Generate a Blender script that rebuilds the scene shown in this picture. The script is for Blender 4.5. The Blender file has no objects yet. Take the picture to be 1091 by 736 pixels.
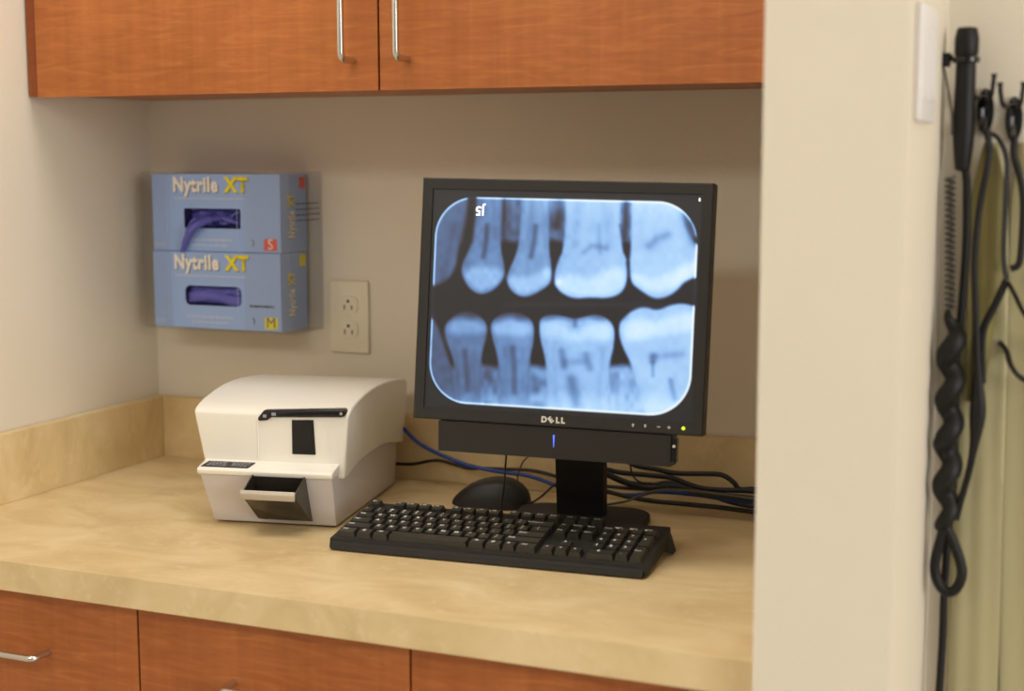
import bpy, bmesh, math, random
import numpy as np
from mathutils import Vector, Matrix, noise
random.seed(7)
PI = math.pi
SC = bpy.context.scene
COL = SC.collection
Z0 = 0.80            # height of the worktop above the floor; scene coordinates below are relative to it
LIFT = Vector((0, 0, Z0))

# ------------------------------------------------------------------ materials
def lin(r, g, b):
    f = lambda c: c / 12.92 if c <= .04045 else ((c + .055) / 1.055) ** 2.4
    return (f(r / 255), f(g / 255), f(b / 255), 1.0)

def mat(name, rgb=(128, 128, 128), rough=.5, metal=0.0, spec=.5, coat=0.0, emit=None, estr=1.0):
    m = bpy.data.materials.new(name); m.use_nodes = True
    p = m.node_tree.nodes['Principled BSDF']
    p.inputs['Base Color'].default_value = lin(*rgb)
    p.inputs['Roughness'].default_value = rough
    p.inputs['Metallic'].default_value = metal
    p.inputs['Specular IOR Level'].default_value = spec
    p.inputs['Coat Weight'].default_value = coat
    if emit:
        p.inputs['Emission Color'].default_value = lin(*emit); p.inputs['Emission Strength'].default_value = estr
    return m

def nodes(m):
    t = m.node_tree
    return t, t.nodes, t.links, t.nodes['Principled BSDF']

def coords(m, scale=(1, 1, 1), kind='Object'):
    t, n, l, p = nodes(m)
    tc = n.new('ShaderNodeTexCoord'); mp = n.new('ShaderNodeMapping')
    mp.inputs['Scale'].default_value = scale
    l.new(tc.outputs[kind], mp.inputs['Vector'])
    return mp.outputs['Vector']

def tex(m, vec, scale, detail=4, rough=.5, dist=0.0):
    t, n, l, p = nodes(m)
    x = n.new('ShaderNodeTexNoise'); x.inputs['Scale'].default_value = scale
    x.inputs['Detail'].default_value = detail; x.inputs['Roughness'].default_value = rough
    x.inputs['Distortion'].default_value = dist
    l.new(vec, x.inputs['Vector']); return x.outputs['Fac']

def ramp(m, fac, stops):
    t, n, l, p = nodes(m)
    r = n.new('ShaderNodeValToRGB'); e = r.color_ramp.elements
    while len(e) < len(stops): e.new(.5)
    for k, (pos, c) in enumerate(stops):
        e[k].position = pos; e[k].color = lin(*c)
    l.new(fac, r.inputs['Fac']); return r.outputs['Color']

def mix(m, a, b, fac, mode='MIX'):
    t, n, l, p = nodes(m)
    x = n.new('ShaderNodeMix'); x.data_type = 'RGBA'; x.blend_type = mode
    if isinstance(fac, float): x.inputs['Factor'].default_value = fac
    else: l.new(fac, x.inputs['Factor'])
    l.new(a, x.inputs['A']); l.new(b, x.inputs['B']); return x.outputs['Result']

def bump(m, fac, strength, dist=.01):
    t, n, l, p = nodes(m)
    b = n.new('ShaderNodeBump'); b.inputs['Strength'].default_value = strength; b.inputs['Distance'].default_value = dist
    l.new(fac, b.inputs['Height']); l.new(b.outputs['Normal'], p.inputs['Normal'])

def paint(name, rgb):
    m = mat(name, rgb, .75, spec=.25)
    v = coords(m)
    bump(m, tex(m, v, 150, 5, .55), .12, .004)
    c = ramp(m, tex(m, v, 3, 3), [(.3, rgb), (.7, tuple(min(255, k + 4) for k in rgb))])
    m.node_tree.links.new(c, m.node_tree.nodes['Principled BSDF'].inputs['Base Color'])
    return m

def wood(name, a, b, c):
    m = mat(name, b, .38, spec=.4)
    t, n, l, p = nodes(m)
    f1 = tex(m, coords(m, (5, 5, 42)), 2.2, 4, .6, 1.2)        # rippled figure across the grain
    f2 = tex(m, coords(m, (30, 30, 1.1)), 2.0, 4, .55, .3)      # long vertical grain
    f3 = tex(m, coords(m, (2, 2, 2)), 1.6, 2)
    c1 = ramp(m, f1, [(.28, a), (.52, b), (.75, c)])
    c2 = ramp(m, f2, [(.3, a), (.6, b), (.8, c)])
    c3 = ramp(m, f3, [(.3, a), (.7, c)])
    x = mix(m, c1, c2, .4); x = mix(m, x, c3, .25)
    l.new(x, p.inputs['Base Color'])
    return m

def stone(name):
    m = mat(name, (214, 186, 138), .42, spec=.35)
    t, n, l, p = nodes(m)
    v = coords(m, (1, 1.6, 1))
    a = ramp(m, tex(m, v, 7, 6, .6, .8), [(.25, (196, 169, 121)), (.5, (216, 191, 142)), (.75, (231, 210, 166))])
    s = ramp(m, tex(m, coords(m, (1, 1.7, 1)), 38, 4, .6, .4), [(.57, (0, 0, 0)), (.70, (175, 175, 175))])
    w = mat('tmp', (0, 0, 0)); bpy.data.materials.remove(w)
    hi = n.new('ShaderNodeRGB'); hi.outputs[0].default_value = lin(232, 211, 170)
    x = mix(m, a, hi.outputs[0], s)
    l.new(x, p.inputs['Base Color'])
    return m

M = {}
M['wall'] = paint('wall_paint', (222, 212, 194))
M['ceil'] = paint('ceiling_paint', (235, 230, 220))
M['floor'] = mat('floor_vinyl', (188, 182, 172), .5)
M['wood'] = wood('cherry_wood', (144, 76, 30), (172, 98, 44), (199, 126, 68))
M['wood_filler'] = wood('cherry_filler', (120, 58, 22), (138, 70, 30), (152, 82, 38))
M['wood_dark'] = mat('cabinet_interior', (96, 60, 38), .7)
M['stone'] = stone('beige_laminate')
M['chrome'] = mat('brushed_chrome', (214, 212, 205), .24, 1.0)
M['plate'] = mat('ivory_plastic', (228, 218, 194), .4)
M['plate_dark'] = mat('outlet_slot', (50, 42, 34), .7)
M['white_plate'] = mat('white_plastic', (230, 226, 224), .4)
M['blue_box'] = mat('blue_cardboard', (152, 180, 230), .55)
M['blue_box_side'] = mat('blue_cardboard_shade', (140, 158, 212), .55)
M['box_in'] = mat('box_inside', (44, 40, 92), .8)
M['glove'] = mat('blue_nitrile', (96, 96, 186), .5)
M['cream_ink'] = mat('cream_ink', (240, 234, 224), .6)
M['dark_ink'] = mat('dark_ink', (70, 74, 96), .6)
M['yellow_ink'] = mat('yellow_ink', (238, 222, 20), .6)
M['pale_ink'] = mat('pale_ink', (188, 200, 226), .6)
M['red_ink'] = mat('red_ink', (228, 84, 72), .6)
M['scan_white'] = mat('scanner_white', (240, 236, 224), .38, coat=.15)
M['scan_grey'] = mat('scanner_grey', (206, 200, 198), .42)
M['black_gloss'] = mat('black_gloss', (16, 14, 16), .22)
M['black'] = mat('black_plastic', (32, 30, 29), .5)
M['black_soft'] = mat('black_plastic_matt', (40, 38, 36), .6, spec=.35)
M['bezel'] = mat('monitor_bezel', (38, 36, 33), .55, spec=.4)
M['key'] = mat('key_plastic', (47, 46, 41), .36)
M['key_ink'] = mat('key_ink', (245, 245, 240), .45)
M['silver_ink'] = mat('silver_ink', (225, 222, 215), .4)
M['bin'] = mat('smoked_plastic', (52, 46, 40), .25)
M['lip'] = mat('lip_grey', (190, 180, 164), .45)
M['panel_ink'] = mat('keypad_ink', (150, 152, 165), .5)
M['blue_cable'] = mat('blue_cable', (26, 62, 140), .45)
M['cable'] = mat('black_cable', (24, 22, 20), .45)
M['cable_grey'] = mat('grey_cable', (84, 80, 70), .5)
M['led_green'] = mat('led_green', (200, 220, 40), .4, emit=(205, 230, 40), estr=1.0)
M['led_blue'] = mat('led_blue', (90, 120, 255), .4, emit=(80, 110, 255), estr=1.2)
M['screen_black'] = mat('screen_black', (26, 23, 25), .35, spec=.3)
M['apron'] = mat('sage_vinyl', (176, 167, 127), .5)
M['apron_olive'] = mat('olive_vinyl', (124, 114, 62), .55)
M['rubber'] = mat('black_rubber', (15, 13, 13), .5, spec=.35)
M['coil_grey'] = mat('coil_grey', (70, 64, 58), .5)
# clear acrylic
m = bpy.data.materials.new('clear_acrylic'); m.use_nodes = True
nt = m.node_tree; nt.nodes.clear()
out = nt.nodes.new('ShaderNodeOutputMaterial'); mx = nt.nodes.new('ShaderNodeMixShader')
tr = nt.nodes.new('ShaderNodeBsdfTransparent'); gl = nt.nodes.new('ShaderNodeBsdfGlossy'); fr = nt.nodes.new('ShaderNodeLayerWeight'); pw = nt.nodes.new('ShaderNodeMath'); ml = nt.nodes.new('ShaderNodeMath')
tr.inputs['Color'].default_value = (.97, .972, .975, 1); gl.inputs['Roughness'].default_value = .06
pw.operation = 'POWER'; pw.inputs[1].default_value = 4.0; ml.operation = 'MULTIPLY_ADD'; ml.inputs[1].default_value = .45; ml.inputs[2].default_value = .035
nt.links.new(fr.outputs['Facing'], pw.inputs[0]); nt.links.new(pw.outputs[0], ml.inputs[0]); nt.links.new(ml.outputs[0], mx.inputs[0])
nt.links.new(tr.outputs[0], mx.inputs[1]); nt.links.new(tr.outputs[0], mx.inputs[1]); nt.links.new(gl.outputs[0], mx.inputs[2])
nt.links.new(mx.outputs[0], out.inputs['Surface']); M['acrylic'] = m
# the picture on the monitor: gives off light, colours come from the mesh attribute
m = bpy.data.materials.new('radiograph_screen'); m.use_nodes = True
nt = m.node_tree; p = nt.nodes['Principled BSDF']
at = nt.nodes.new('ShaderNodeAttribute'); at.attribute_name = 'picture'
p.inputs['Base Color'].default_value = (.01, .01, .01, 1); p.inputs['Roughness'].default_value = .4
nt.links.new(at.outputs['Color'], p.inputs['Emission Color']); p.inputs['Emission Strength'].default_value = 1.0
M['picture'] = m

# ------------------------------------------------------------------ geometry helpers
class MB:
    """collects shapes for ONE mesh object; several material slots allowed"""
    def __init__(s): s.bm = bmesh.new(); s.mi = 0
    def _start(s): return set(s.bm.faces)
    def _end(s, old, M4=None):
        new = [f for f in s.bm.faces if f not in old]
        for f in new: f.material_index = s.mi
        if M4 is not None:
            vs = {v for f in new for v in f.verts}
            for v in vs: v.co = M4 @ v.co
        return new
    def bevel_new(s, old, w, seg=2, ang=.5):
        es = {e for f in s.bm.faces if f not in old for e in f.edges}
        es = [e for e in es if len(e.link_faces) == 2 and e.calc_face_angle(0) > ang]
        if w > 0: bmesh.ops.bevel(s.bm, geom=es, offset=w, offset_type='OFFSET', segments=seg, profile=.5, affect='EDGES', clamp_overlap=True)
    def box(s, lo, hi, bev=0.0, seg=2, M4=None):
        old = s._start()
        (x0, y0, z0), (x1, y1, z1) = lo, hi
        v = [s.bm.verts.new(c) for c in [(x0,y0,z0),(x1,y0,z0),(x1,y1,z0),(x0,y1,z0),(x0,y0,z1),(x1,y0,z1),(x1,y1,z1),(x0,y1,z1)]]
        for q in [(0,3,2,1),(4,5,6,7),(0,1,5,4),(1,2,6,5),(2,3,7,6),(3,0,4,7)]: s.bm.faces.new([v[i] for i in q])
        if bev: s.bevel_new(old, bev, seg)
        s._end(old, M4); return s
    def hexa(s, pts, bev=0.0, seg=2, M4=None):
        """eight corners: bottom ring (ccw from above) then top ring"""
        old = s._start()
        v = [s.bm.verts.new(c) for c in pts]
        for q in [(0,3,2,1),(4,5,6,7),(0,1,5,4),(1,2,6,5),(2,3,7,6),(3,0,4,7)]: s.bm.faces.new([v[i] for i in q])
        if bev: s.bevel_new(old, bev, seg)
        s._end(old, M4); return s
    def prism(s, poly, f0, f1, bev=0.0, seg=2, M4=None):
        """poly: 2D outline; f0/f1 map (a,b) to 3D for the two ends"""
        old = s._start()
        A = [s.bm.verts.new(f0(*q)) for q in poly]; B = [s.bm.verts.new(f1(*q)) for q in poly]
        n = len(poly)
        s.bm.faces.new(A[::-1]); s.bm.faces.new(B)
        for i in range(n): s.bm.faces.new([A[i], A[(i+1) % n], B[(i+1) % n], B[i]])
        bmesh.ops.recalc_face_normals(s.bm, faces=[f for f in s.bm.faces if f not in old])
        if bev: s.bevel_new(old, bev, seg)
        s._end(old, M4); return s
    def tube(s, pts, r, n=10, closed=False, flat=1.0, M4=None, cap=True):
        """round (or flattened) tube along points; r a number or one per point"""
        old = s._start()
        P = [Vector(q) for q in pts]; N = len(P)
        R = r if hasattr(r, '__len__') else [r] * N
        rings = []; up = None
        for i in range(N):
            a = P[i-1] if (i > 0 or closed) else P[i]; b = P[(i+1) % N] if (i < N-1 or closed) else P[i]
            t = (b - a).normalized()
            if up is None:
                up = Vector((0, 0, 1)) if abs(t.z) < .9 else Vector((0, 1, 0))
            sd = t.cross(up)
            if sd.length < 1e-6: sd = t.cross(Vector((1, 0, 0)))
            sd.normalize(); up = sd.cross(t).normalized()
            rings.append([s.bm.verts.new(P[i] + R[i] * (math.cos(k*2*PI/n) * sd + flat * math.sin(k*2*PI/n) * up)) for k in range(n)])
        for i in range(N if closed else N-1):
            A, B = rings[i], rings[(i+1) % N]
            for k in range(n): s.bm.faces.new([A[k], A[(k+1) % n], B[(k+1) % n], B[k]])
        if not closed and cap:
            s.bm.faces.new(rings[0][::-1]); s.bm.faces.new(rings[-1])
        bmesh.ops.recalc_face_normals(s.bm, faces=[f for f in s.bm.faces if f not in old])
        s._end(old, M4); return s
    def lathe(s, prof, n=24, M4=None):
        """profile of (radius, z) turned about z"""
        old = s._start()
        rings = [[s.bm.verts.new((r*math.cos(k*2*PI/n), r*math.sin(k*2*PI/n), z)) for k in range(n)] for r, z in prof]
        for A, B in zip(rings, rings[1:]):
            for k in range(n): s.bm.faces.new([A[k], A[(k+1) % n], B[(k+1) % n], B[k]])
        s.bm.faces.new(rings[0][::-1]); s.bm.faces.new(rings[-1])
        bmesh.ops.recalc_face_normals(s.bm, faces=[f for f in s.bm.faces if f not in old])
        s._end(old, M4); return s
    def grid(s, fn, nu, nv, M4=None):
        old = s._start()
        V = [[s.bm.verts.new(fn(i/nu, j/nv)) for j in range(nv+1)] for i in range(nu+1)]
        for i in range(nu):
            for j in range(nv): s.bm.faces.new([V[i][j], V[i+1][j], V[i+1][j+1], V[i][j+1]])
        s._end(old, M4); return s
    def add_mesh(s, me, M4):
        old = s._start(); s.bm.from_mesh(me); s._end(old, M4); return s
    def build(s, name, mats, parent=None, loc=None, smooth=True, ang=35):
        me = bpy.data.meshes.new(name)
        s.bm.normal_update()
        if loc is not None:
            for v in s.bm.verts: v.co -= Vector(loc)
        s.bm.to_mesh(me); s.bm.free()
        for k in (mats if isinstance(mats, (list, tuple)) else [mats]): me.materials.append(M[k])
        if smooth:
            for q in me.polygons: q.use_smooth = True
            me.set_sharp_from_angle(angle=math.radians(ang))
        o = bpy.data.objects.new(name, me); COL.objects.link(o)
        if parent is not None: o.parent = parent
        elif loc is not None: o.location = Vector(loc) + LIFT
        else: o.location = LIFT
        return o

def tag(o, label, cat, group=None):
    o['label'] = label; o['category'] = cat
    if group: o['group'] = group
    return o
def thing(name, label, cat, loc=(0,0,0), rz=0.0, group=None):
    o = bpy.data.objects.new(name, None); COL.objects.link(o)
    o.empty_display_size = .05
    o.location = Vector(loc) + LIFT; o.rotation_euler = (0, 0, rz)
    return tag(o, label, cat, group)
def struct(o): o['kind'] = 'structure'; return o

def smooth_path(pts, sub=6):
    P = [Vector(q) for q in pts]; out = []
    for i in range(len(P)-1):
        a = P[max(i-1, 0)]; b = P[i]; c = P[i+1]; d = P[min(i+2, len(P)-1)]
        for k in range(sub):
            t = k / sub
            out.append(.5*((2*b) + (c-a)*t + (2*a-5*b+4*c-d)*t*t + (3*b-a-3*c+d)*t**3))
    out.append(P[-1]); return out

_txt = {}
def text_mesh(s, size=1.0, bold=0.0, ext=0.0, res=3, align='CENTER'):
    k = (s, size, bold, ext, res, align)
    if k not in _txt:
        cu = bpy.data.curves.new('lettering', 'FONT'); cu.body = s; cu.size = size; cu.offset = bold; cu.extrude = ext
        cu.align_x = align; cu.space_character = 1.10 if bold > .03 else 1.0; cu.align_y = 'CENTER'; cu.resolution_u = res
        o = bpy.data.objects.new('lettering', cu); COL.objects.link(o)
        dg = bpy.context.evaluated_depsgraph_get(); dg.update()
        _txt[k] = bpy.data.meshes.new_from_object(o.evaluated_get(dg))
        bpy.data.objects.remove(o); bpy.data.curves.remove(cu)
    return _txt[k]

def frame(origin, xa, ya):
    xa = Vector(xa).normalized(); ya = Vector(ya).normalized(); za = xa.cross(ya)
    return Matrix(((xa.x, ya.x, za.x, origin[0]), (xa.y, ya.y, za.y, origin[1]), (xa.z, ya.z, za.z, origin[2]), (0, 0, 0, 1)))
def rounded(x0, z0, x1, z1, r, n=5):
    pts = []
    for cx, cz, a in ((x1-r, z0+r, -90), (x1-r, z1-r, 0), (x0+r, z1-r, 90), (x0+r, z0+r, 180)):
        for k in range(n+1):
            t = math.radians(a + 90*k/n); pts.append((cx + r*math.cos(t), cz + r*math.sin(t)))
    return pts

# ------------------------------------------------------------------ the setting
DEP = .6376; THK = .0373            # worktop depth and edge height
XW, XR, YW, YN = 1.190, 1.321, -.66, -.39   # wing wall faces, its front end, rear niche wall
CEIL = 1.62; FL = -Z0
def wallbox(name, lo, hi, mk='wall', bev=0.0):
    return struct(MB().box(lo, hi, bev, 4).build(name, mk))
wallbox('floor', (-.12, -4.4, FL-.06), (5.6, .12, FL), 'floor')
wallbox('ceiling', (-.12, -4.4, CEIL), (5.6, .12, CEIL+.06), 'ceil')
wallbox('wall_back', (-.12, 0, FL), (XW, .12, CEIL))
wallbox('wall_left', (-.12, -4.4, FL), (0, 0, CEIL))
wallbox('wall_right', (XW, YW, FL), (XR, .12, CEIL), 'wall', .006)
wallbox('wall_rear', (XR, YN, FL), (5.6, YN+.12, CEIL))

# ------------------------------------------------------------------ worktop with splashbacks
top = MB().box((0.002, -DEP, -THK), (XW-.002, -.001, 0), .003, 3).build('countertop', 'stone', loc=(.6, -.3, -THK))
tag(top, 'beige stone look worktop running under the monitor and scanner', 'countertop')
t_ = .019
b = MB().box((.021, -t_, .0005), (XW-.002, -.001, .1016), .0015).build('backsplash', 'stone', loc=(.6, -.01, .0005)); tag(b, 'beige splashback strip along the back wall behind the monitor', 'backsplash')
b = MB().box((.002, -DEP, .0005), (t_+.001, -.001, .1016), .0015).build('backsplash', 'stone', loc=(.01, -.3, .0005)); tag(b, 'beige splashback strip along the left wall', 'backsplash')

# ------------------------------------------------------------------ cabinets
def pull(parent, p0, p1, out, r=.0042):
    """arched bar pull from p0 to p1 standing off along out"""
    p0, p1, out = Vector(p0), Vector(p1), Vector(out)
    d = (p1 - p0).normalized(); pts = [p0]
    for k in range(7):
        a = k/6*PI/2; c = p0 + out*.72 + d*.009
        pts.append(c - d*.009*math.cos(a) + out*.28*math.sin(a))
    for k in range(7):
        a = PI/2 - k/6*PI/2; c = p1 + out*.72 - d*.009
        pts.append(c + d*.009*math.cos(a) + out*.28*math.sin(a))
    pts.append(p1)
    return MB().tube(pts, r, 12).build('handle', 'chrome', parent)

def base_cabinet(x0, x1, label):
    w = x1 - x0
    r = thing('base_cabinet', label, 'cabinet', (x0, -.02, FL), 0, 'cherry base cabinets under the worktop')
    H = Z0 - THK
    MB().box((.001, -.565, .10), (w-.001, 0, H-.0005), .001).box((.001, -.50, 0), (w-.001, 0, .10)).build('body', 'wood_dark', r)
    g = .0016
    d = MB().box((g, -.588, H-.200), (w-g, -.566, H-.006), .0012).build('drawer', 'wood', r)
    pull(d, (w/2-.048, -.588, H-.200+.116), (w/2+.048, -.588, H-.200+.116), (0, -.030, 0))
    e = MB().box((g, -.588, .105), (w-g, -.566, H-.204), .0012).build('door', 'wood', r)
    pull(e, (w-.05, -.588, H-.36), (w-.05, -.588, H-.264), (0, -.030, 0))
base_cabinet(.039, .4125, 'cherry base cabinet at the left end, below the corner of the worktop')
base_cabinet(.4125, .7865, 'middle cherry base cabinet, below the scanner and keyboard')
base_cabinet(.7865, 1.160, 'cherry base cabinet at the right end, next to the wing wall')

UZ, UY = .5859, -.296
up = thing('wall_cabinet', 'cherry wall cabinet with two doors hung above the worktop', 'cabinet', (0.003, -.002, UZ))
UH = .86
MB().box((0, UY+.022, .004), (XW-.007, 0, UH), .001).build('body', 'wood', up)
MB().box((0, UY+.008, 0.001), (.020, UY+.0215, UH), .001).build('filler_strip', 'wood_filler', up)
for x0, x1, hx in ((.0215, .5836, .5836-.036), (.587, 1.149, .587+.041)):
    d = MB().box((x0, UY+.002, -.001), (x1, UY+.0205, UH), .0012).build('door', 'wood', up)
    pull(d, (hx, UY+.002, .038), (hx, UY+.002, .038+.128), (0, -.034, 0), .0046)
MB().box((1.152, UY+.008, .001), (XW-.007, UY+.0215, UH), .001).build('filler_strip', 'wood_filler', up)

# ------------------------------------------------------------------ power outlet
o = thing('power_outlet', 'ivory duplex power outlet on the back wall beside the glove boxes', 'outlet', (.3719, 0, .2478))
MB().prism(rounded(-.035, -.0571, .035, .0571, .003), lambda a, c: (a, -.0055, c), lambda a, c: (a, -.0002, c), .0022, 3).build('cover_plate', 'plate', o)
for s in (1, -1):
    q = MB().prism([(x, z) for x, z in rounded(-.0165, s*.0195-.0135, .0165, s*.0195+.0135, .008)],
                   lambda a, c: (a, -.0075, c), lambda a, c: (a, -.005, c), .0006).build('receptacle', 'plate', o)
    k = MB(); zc = s*.0195
    k.box((-.0075, -.0078, zc-.008), (-.0055, -.007, zc+.000)); k.box((.0055, -.0078, zc-.0075), (.0075, -.007, zc-.001))
    k.prism([(.0026*math.cos(a*PI/6), zc+.0055+.0026*math.sin(a*PI/6)) for a in range(12)], lambda a, c: (a, -.0078, c), lambda a, c: (a, -.007, c))
    k.build('socket_holes', 'plate_dark', q)
MB().lathe([(.003, 0), (.003, .0008)], 12, Matrix.Translation((0, -.0056, 0)) @ Matrix.Rotation(PI/2, 4, 'X')).build('screw', 'plate', o)

# ------------------------------------------------------------------ glove boxes in their clear holder
GX0, GX1, GZ = .062, .299, .2295     # left, right and foot of the lower carton
def text_lines(mb, x0, x1, z, h, y, n=1, gap=.004, seed=0):
    """rows of small unreadable print"""
    rnd = random.Random(seed)
    for k in range(n):
        x = x0; zz = z - k*gap
        while x < x1:
            w = rnd.uniform(.003, .012); w = min(w, x1-x)
            mb.box((x, y-.0004, zz), (x+w, y, zz+h)); x += w + .0016
def glove_box(loc, size_letter, tag_mat, letter_mat, label, hole_r):
    W, D, H = GX1-GX0, .077, .1205
    r = thing('glove_box', label, 'box', loc, 0, 'cartons of nitrile gloves in the wall holder')
    mb = MB(); bm = mb.bm
    hx0, hx1, hz0, hz1 = .060, .165, .036, .067
    outer = [(0, 0), (W, 0), (W, H), (0, H)]; inner = rounded(hx0, hz0, hx1, hz1, hole_r, 5)
    ov = [bm.verts.new((x, 0, z)) for x, z in outer]; iv = [bm.verts.new((x, 0, z)) for x, z in inner]
    es = [bm.edges.new((ov[i], ov[(i+1) % 4])) for i in range(4)]
    ni = len(iv); ie = [bm.edges.new((iv[i], iv[(i+1) % ni])) for i in range(ni)]
    bmesh.ops.triangle_fill(bm, edges=es+ie, use_beauty=True, use_dissolve=False)
    bk = [bm.verts.new((x, D, z)) for x, z in outer]; ib = [bm.verts.new((x, .030, z)) for x, z in inner]
    for i in range(4): bm.faces.new([ov[i], ov[(i+1) % 4], bk[(i+1) % 4], bk[i]])
    bm.faces.new(bk)
    bmesh.ops.recalc_face_normals(bm, faces=bm.faces[:])
    ff = []
    for i in range(ni): ff.append(bm.faces.new([iv[i], iv[(i+1) % ni], ib[(i+1) % ni], ib[i]]))
    ff.append(bm.faces.new(ib))
    for f in bm.faces: f.material_index = 0
    for f in ff: f.material_index = 1
    mb.build('carton', ['blue_box', 'box_in'], r, smooth=False)
    # title: cream word and yellow letters over a dark shadow
    def word(mb, s, x0, x1, z, h, y, mi, fm):
        me = text_mesh(s, 1.0, .046, 0, 3, 'LEFT')
        xs = [v.co.x for v in me.vertices]; ys = [v.co.y for v in me.vertices]
        cap = .70
        S = Matrix.Diagonal(((x1-x0)/(max(xs)-min(xs)), h/cap, 1, 1))
        mb.mi = mi; mb.add_mesh(me, fm(x0, z, y) @ S @ Matrix.Translation((-min(xs), .35, 0)))
    ff_ = lambda x, z, y: frame((x, y, z), (1, 0, 0), (0, 0, 1))
    mb = MB()
    for s, x0, x1 in (('Nytrile', .041, .125), ('XT', .135, .180)):
        mi = 0 if s == 'Nytrile' else 1
        word(mb, s, x0+.0012, x1+.0012, .0908, .0222, -.0003, 2, ff_)
        word(mb, s, x0, x1, .0920, .0222, -.0007, mi, ff_)
    mb.build('lettering', ['cream_ink', 'yellow_ink', 'dark_ink'], r, smooth=False)
    mb = MB(); text_lines(mb, .042, .176, .0815, .0026, -.0002, 1, seed=3)
    text_lines(mb, .062, .148, .0165, .0034, -.0002, 1, seed=4); text_lines(mb, .070, .142, .0085, .0024, -.0002, 1, seed=5)
    text_lines(mb, .004, .022, .010, .0022, -.0002, 2, .004, seed=6)
    mb.box((.028, -.0003, .004), (.0286, 0, .116)); mb.box((.158, -.0003, .004), (.1586, 0, .116))
    mb.build('small_print', 'pale_ink', r, smooth=False)
    if size_letter == 'M':
        mb = MB(); text_lines(mb, .180, .224, .0365, .0035, -.0002, 1, seed=8); mb.build('small_print', 'dark_ink', r, smooth=False)
    mb = MB(); mb.tube([(.186, -.0003, .010), (.1885, -.0003, .0135), (.1875, -.0003, .018), (.1845, -.0003, .020)], .0014, 6, flat=.2)
    mb.build('glove_symbol', 'dark_ink', r)
    mb = MB(); mb.box((.207, -.0008, .0035), (.230, 0, .0215)); mb.build('size_sticker', tag_mat, r, smooth=False)
    mb = MB(); mb.add_mesh(text_mesh(size_letter, .0225, 0.0), frame((.2185, -.001, .0125), (1, 0, 0), (0, 0, 1))); mb.build('size_letter', letter_mat, r, smooth=False)
    # right end of the carton: same title running upwards, size tag high at the rear
    mb = MB(); fs = lambda x, z, y: frame((W+.0006+y*-.2, x, z), (0, 0, 1), (0, -1, 0))
    def wordv(s, z0, z1, mi):
        me = text_mesh(s, 1.0, .046, 0, 3, 'LEFT')
        xs = [v.co.x for v in me.vertices]
        S = Matrix.Diagonal(((z1-z0)/(max(xs)-min(xs)), .0175/.7, 1, 1))
        mb.mi = 2; mb.add_mesh(me, frame((W+.0003, .034, z0-.001), (0, 0, 1), (0, -1, 0)) @ S @ Matrix.Translation((-min(xs), .1, 0)))
        mb.mi = mi; mb.add_mesh(me, frame((W+.0007, .034, z0), (0, 0, 1), (0, -1, 0)) @ S @ Matrix.Translation((-min(xs), .1, 0)))
    wordv('Nytrile', .022, .064, 0); wordv('XT', .069, .090, 1)
    mb.build('lettering', ['cream_ink', 'yellow_ink', 'dark_ink'], r, smooth=False)
    MB().box((W, .056, .098), (W+.0006, .073, .116)).build('size_sticker', tag_mat, r, smooth=False)
    return r
glove_box((GX0+.0005, -.087, GZ), 'M', 'yellow_ink', 'dark_ink', 'lower blue glove carton with a yellow M sticker', .009)
glove_box((GX0+.001, -.085, GZ+.1215), 'S', 'red_ink', 'cream_ink', 'upper blue glove carton with a red S sticker', .003)

# gloves showing in the openings
def crumple(mb, c, size, amp, seed, n=26):
    def f(u, v):
        x = (u-.5)*size[0]; z = (v-.5)*size[1]
        k = noise.noise(Vector((x*60+seed, z*60, seed))) + .6*noise.noise(Vector((x*130, z*150, seed*2)))
        edge = max(abs(u-.5), abs(v-.5))*2
        return Vector((c[0]+x, c[1] - amp*k + (.010 if edge > .96 else 0)*0 + .006*edge**4, c[2]+z))
    mb.grid(f, n, n)
gx, gz = GX0+.0005, GZ
mb = MB(); crumple(mb, (gx+.1125, -.078, gz+.0515), (.1035, .0295), .0035, 3.1)
mb.grid(lambda u, v: Vector((gx+.062+.101*u, -.081-.004*math.sin(PI*u)*math.sin(PI*v)-.002*math.sin(u*9), gz+.039+.016*v+.004*math.sin(u*5))), 16, 6)
g = mb.build('nitrile_glove', 'glove', loc=(gx+.10, -.078, gz+.05)); tag(g, 'blue glove lying flat inside the opening of the lower carton', 'glove')
gz2 = GZ+.1215; gx += .011
mb = MB()
crumple(mb, (gx+.1015, -.070, gz2+.0515), (.103, .0300), .008, 9.4)
# cuff pulled out of the opening and hanging over the edge of the carton
mb.tube(smooth_path([(gx+.112, -.068, gz2+.052), (gx+.098, -.078, gz2+.051), (gx+.084, -.089, gz2+.046), (gx+.071, -.094, gz2+.036), (gx+.059, -.092, gz2+.020), (gx+.050, -.090, gz2+.005), (gx+.047, -.089, gz2-.001)], 5),
        [.012]*6+[.015]*6+[.0145]*6+[.012]*5+[.009]*4+[.006]*3+[.003], 14, flat=.45)
mb.tube(smooth_path([(gx+.078, -.094, gz2+.052), (gx+.070, -.098, gz2+.044), (gx+.062, -.096, gz2+.030), (gx+.054, -.093, gz2+.014)], 5), [.004]*6+[.0045]*5+[.003]*5, 10, flat=.7)
mb.tube(smooth_path([(gx+.118, -.074, gz2+.058), (gx+.126, -.082, gz2+.053), (gx+.138, -.079, gz2+.048), (gx+.144, -.072, gz2+.043)], 5), [.006]*5+[.007]*5+[.005]*6, 10, flat=.6)
mb.tube(smooth_path([(gx+.112, -.072, gz2+.046), (gx+.124, -.079, gz2+.044), (gx+.138, -.076, gz2+.058), (gx+.145, -.072, gz2+.061)], 5), [.005]*16, 10, flat=.6)
for v in mb.bm.verts:
    k = noise.noise(v.co*90)*.0022; v.co += Vector((0, -k, k*.5))
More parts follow.
